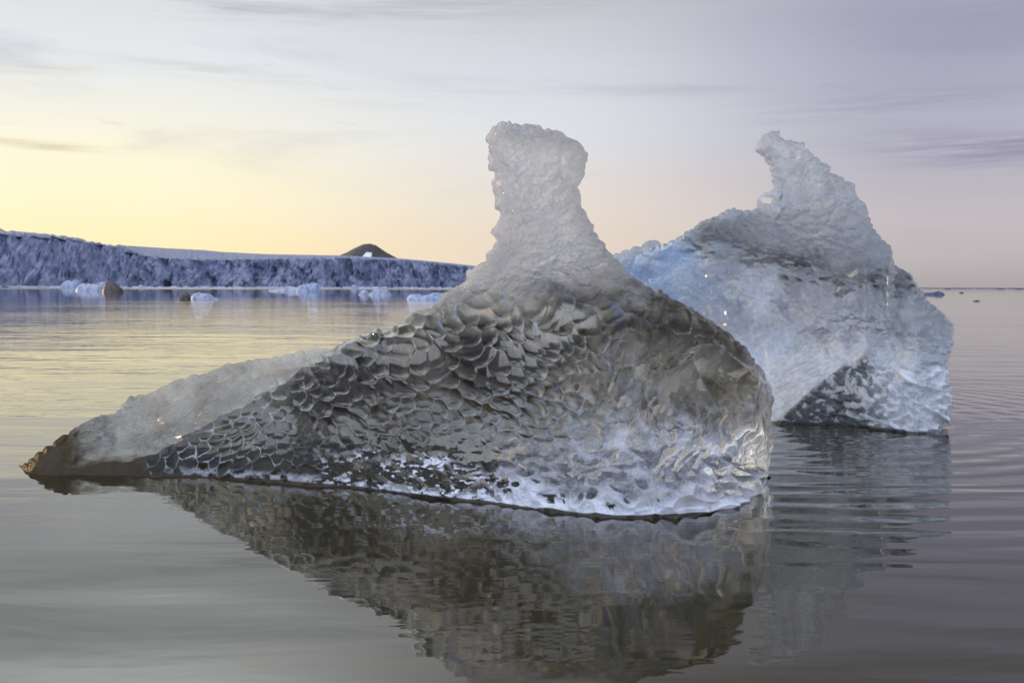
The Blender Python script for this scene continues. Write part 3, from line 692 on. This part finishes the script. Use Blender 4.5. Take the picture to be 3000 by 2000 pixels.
for j in range(-20, 21):
    g = abs(j) / 20.; p = ridge_.copy(); hgt_ = (ridge_[:, 2] - zb)
    p[:, 2] = zb + hgt_ * (1 - g) + 10 * fbm(pu / 18, np.full_like(pu, j * .25), 503, 4) * g * (1 - g) * 2; p[:, 1] += j * 16.
    rows.append(p)
    px_ = pu * 1.68
    sa_.append(((j < 0) & (g < .75) & (g > .3)) * (np.abs(px_ - 1835) < 12 + 22 * (g - .3) / .45) * 1.0)
co = np.concatenate(rows); n_ = len(pu); ii, jj = np.meshgrid(np.arange(40), np.arange(n_ - 1), indexing='ij'); a = (ii * n_ + jj).ravel()
tag(mesh_obj('mountain', co, np.stack([a, a + 1, a + n_ + 1, a + n_], 1), m_m, None, {'snow': np.concatenate(sa_)}), kind='structure')

# ------------------------------------------------------------------ small ice floes
def floe_mat(name, col, col2, rough=.5, sc_=1.0, sss=True):
    m, t = new_mat(name)
    pos = t.new('ShaderNodeTexCoord').outputs['Object']
    q = t.noise(pos, 1.4 * sc_, 5, .6)
    cc = t.mixc(t.rng(q, .4, .62), col, col2)
    a = t.new('ShaderNodeBsdfPrincipled', {'Base Color': cc, 'Roughness': rough, 'IOR': 1.31, 'Normal': t.new('ShaderNodeBump', {'Strength': .6, 'Distance': .15, 'Height': q}).outputs[0]})
    b = t.new('ShaderNodeBsdfTranslucent', {0: cc})
    t.new('ShaderNodeOutputMaterial', {0: t.new('ShaderNodeMixShader', {0: .3, 1: a.outputs[0], 2: b.outputs[0]}).outputs[0]})
    return m
F_white = floe_mat('white_floe', lin((188, 194, 212)), lin((140, 152, 184)))
F_blue = floe_mat('blue_floe', lin((178, 190, 214)), lin((130, 148, 184)))
F_brown = floe_mat('brown_floe', lin((112, 106, 104)), lin((78, 74, 74)))
F_dark = floe_mat('violet_floe', lin((108, 106, 134)), lin((74, 74, 104)))
def floe(u0, u1, vt, vw_, mat, label, seed, prof=None, group='small ice floes drifting on the water', depth=None):
    """lump of ice: top outline prof = [(fraction across, fraction of height)], lies on the water at pixel row vw_"""
    Y = float(water_depth(np.array((u0 + u1) / 2), np.array(vw_)))if depth is None else depth
    wd = (u1 - u0) / FP * Y; ht = (vw_ - vt) / FP * Y
    n1, n2 = 44, 24
    a = np.linspace(0, 1, n1); b = np.linspace(-1, 1, n2)
    A, Bb = np.meshgrid(a, b)
    prof = prof or [(0, .1), (.2, .7), (.5, 1), (.8, .6), (1, .1)]
    pr = np.interp(A, [p[0] for p in prof], [p[1] for p in prof])
    pr = pr * (1 + .18 * fbm(A * 9, Bb * 4, seed, 3))
    half = np.sqrt(np.clip(1 - (2 * A - 1) ** 4, .02, 1))
    x = (A - .5) * wd + .03 * wd * fbm(A * 5, Bb * 3, seed + 1, 3)
    dp = max(wd * .35, ht * .8)
    y = Bb * half * dp * (1 + .2 * fbm(A * 4, Bb * 2, seed + 2, 2))
    z = pr * ht * np.sqrt(np.clip(1 - np.abs(Bb) ** 2.4, 0, 1)) + ht * .08 * fbm(A * 14, Bb * 10, seed + 3, 3) - .06 * ht
    top_ = np.stack([x, y, z], -1).reshape(-1, 3); bt = np.stack([x, y, -.3 * ht - .2 * np.clip(z, 0, None)], -1).reshape(-1, 3)
    N = len(top_)
    ii, jj = np.meshgrid(np.arange(n2 - 1), np.arange(n1 - 1), indexing='ij'); q = (ii * n1 + jj).ravel()
    Ft = np.stack([q, q + 1, q + n1 + 1, q + n1], 1); Fb = Ft[:, ::-1] + N
    rim = list(range(n1)) + [i * n1 + n1 - 1 for i in range(1, n2)] + [(n2 - 1) * n1 + i for i in range(n1 - 2, -1, -1)] + [i * n1 for i in range(n2 - 2, 0, -1)]
    Fr = np.array([(rim[(i + 1) % len(rim)], rim[i], rim[i] + N, rim[(i + 1) % len(rim)] + N) for i in range(len(rim))])
    o = mesh_obj('ice_floe', np.vstack([top_, bt]), np.vstack([Ft, Fb, Fr]), mat)
    c = at(np.array((u0 + u1) / 2), np.array(vw_), np.array(Y)); o.location = (c[0], Y + dp * .3, 0)
    tag(o, label, 'ice floe', group)
    return o
def cx(x): return x / 1.68
def cyy(y): return 640 + y / 1.68
floe(cx(285), cx(392), cyy(300), cyy(342), F_blue, 'smooth pale blue ice lump at the left, touching the white block beside it', 1, [(0, .1), (.25, .6), (.45, .95), (.62, .8), (.75, 1), (.9, .8), (1, .2)])
floe(cx(370), cx(520), cyy(306), cyy(356), F_white, 'rugged white ice block between the blue lump and the dark brown one', 2, [(0, .1), (.1, .5), (.25, .75), (.5, .7), (.7, .75), (.8, 1), (.93, .95), (1, .5)])
floe(cx(505), cx(600), cyy(306), cyy(362), F_brown, 'dark brown muddy ice lump at the right end of the white block', 3, [(0, .3), (.2, .85), (.4, 1), (.6, .8), (.8, .5), (1, .1)])
floe(cx(675), cx(715), cyy(317), cyy(333), F_white, 'tiny white floe close under the glacier cliff, right of the brown lump', 4, depth=600)
floe(cx(0), cx(40), cyy(329), cyy(341), F_dark, 'small dark floe cut by the left edge of the picture', 5)
floe(cx(876), cx(936), cyy(361), cyy(398), F_brown, 'small brown rounded floe left of a low white one', 6, [(0, .2), (.2, .8), (.5, 1), (.8, .85), (1, .2)])
floe(cx(936), cx(1078), cyy(363), cyy(397), F_white, 'low white floe right beside the small brown one', 7, [(0, .2), (.12, .85), (.3, 1), (.5, .75), (.6, .85), (.75, .3), (1, .15)])
floe(cx(1320), cx(1500), cyy(330), cyy(358), F_white, 'long low white floe left of the upturned fin floe', 8, [(0, .25), (.3, .4), (.45, .4), (.55, .9), (.7, .8), (.85, .6), (1, .5)])
floe(cx(1455), cx(1570), cyy(316), cyy(360), F_blue, 'bluish floe with an upturned fin pointing right', 9, [(0, .4), (.3, .75), (.5, .85), (.9, 1), (.96, .8), (1, .1)])
floe(cx(1722), cx(1764), cyy(313), cyy(337), F_blue, 'small blue block in front of the glacier foot below the mountain', 10, depth=480)
floe(cx(1762), cx(1870), cyy(323), cyy(336), F_white, 'flat whitish brash strip right of the small blue block', 11, [(0, .3), (.2, 1), (.4, .5), (.7, .3), (.85, 1), (1, .3)], depth=500)
floe(cx(1765), cx(1825), cyy(350), cyy(376), F_white, 'small white floe left of the peaked warm-white one', 12)
floe(cx(1815), cx(1925), cyy(338), cyy(377), F_white, 'peaked warm-white floe just left of the foreground iceberg', 13, [(0, .2), (.15, .5), (.4, 1), (.5, .7), (.8, .6), (1, .2)])
floe(cx(2003), cx(2200), cyy(364), cyy(399), F_blue, 'rounded pale blue floe half behind the foreground iceberg slope', 14, [(0, .4), (.08, .8), (.25, .8), (.4, .6), (.55, .7), (.65, 1), (1, .8)])
ox, oy, ks = 2600, 780, 5.88
def rx(x): return ox + x / ks
def ry(y): return oy + y / ks
floe(rx(560), rx(985), ry(430), ry(492), F_dark, 'low violet floe on the open sea right of the tall iceberg', 15, [(0, .5), (.3, .65), (.5, .6), (.75, 1), (.9, .8), (1, .15)])
floe(rx(1235), rx(1318), ry(438), ry(462), F_brown, 'tiny dark floe right of the low violet floe', 16)
floe(rx(1478), rx(1600), ry(580), ry(603), F_brown, 'tiny flat dark floe lowest on the open sea at the right', 17)
floe(rx(985), rx(1105), ry(362), ry(384), F_dark, 'thin bluish floe on the horizon above the low violet floe', 18, depth=700)
floe(rx(1890), rx(2010), ry(362), ry(392), F_dark, 'faint bluish floe on the horizon near the right edge', 19, depth=700)
floe(rx(2190), rx(2320), ry(362), ry(392), F_brown, 'small dark floe on the horizon at the right edge', 20, depth=700)
# thin brash line at the glacier foot: uncountable
def brash(label, seed, count, ua, ub_, ya, yb_, wmax, hmax, mat):
  rng_ = random.Random(seed); cs = []; Fs = []; base = 0
  for k_ in range(count):
    u_ = rng_.uniform(ua, ub_); Y_ = rng_.uniform(ya, yb_); w_ = rng_.uniform(.8, wmax); h_ = rng_.uniform(.2, hmax)
    c_ = at(np.array(u_), np.array(838.), np.array(Y_)); n_ = 7
    ring0 = [(c_[0] + w_ * math.cos(2 * math.pi * i / n_) * rng_.uniform(.7, 1), Y_ + .6 * w_ * math.sin(2 * math.pi * i / n_), -.1) for i in range(n_)]
    ring1 = [(c_[0] + .6 * w_ * math.cos(2 * math.pi * i / n_), Y_ + .4 * w_ * math.sin(2 * math.pi * i / n_), h_ * rng_.uniform(.5, 1)) for i in range(n_)]
    tp = [(c_[0], Y_, h_)]
    cs += ring0 + ring1 + tp
    for i in range(n_):
        j = (i + 1) % n_
        Fs += [(base + i, base + j, base + n_ + j), (base + i, base + n_ + j, base + n_ + i), (base + n_ + i, base + n_ + j, base + 2 * n_)]
    base += 2 * n_ + 1
  tag(mesh_obj('brash_ice', cs, Fs, mat, smooth=False), label, 'brash ice', kind='stuff')
brash('scattered white brash ice along the foot of the glacier cliff', 4, 260, -20, 1500, 620, 900, 5, .9, F_white)
brash('thin dark line of brash ice on the open horizon at the right', 5, 220, 2620, 3040, 900, 1800, 7, 1.0, F_dark)
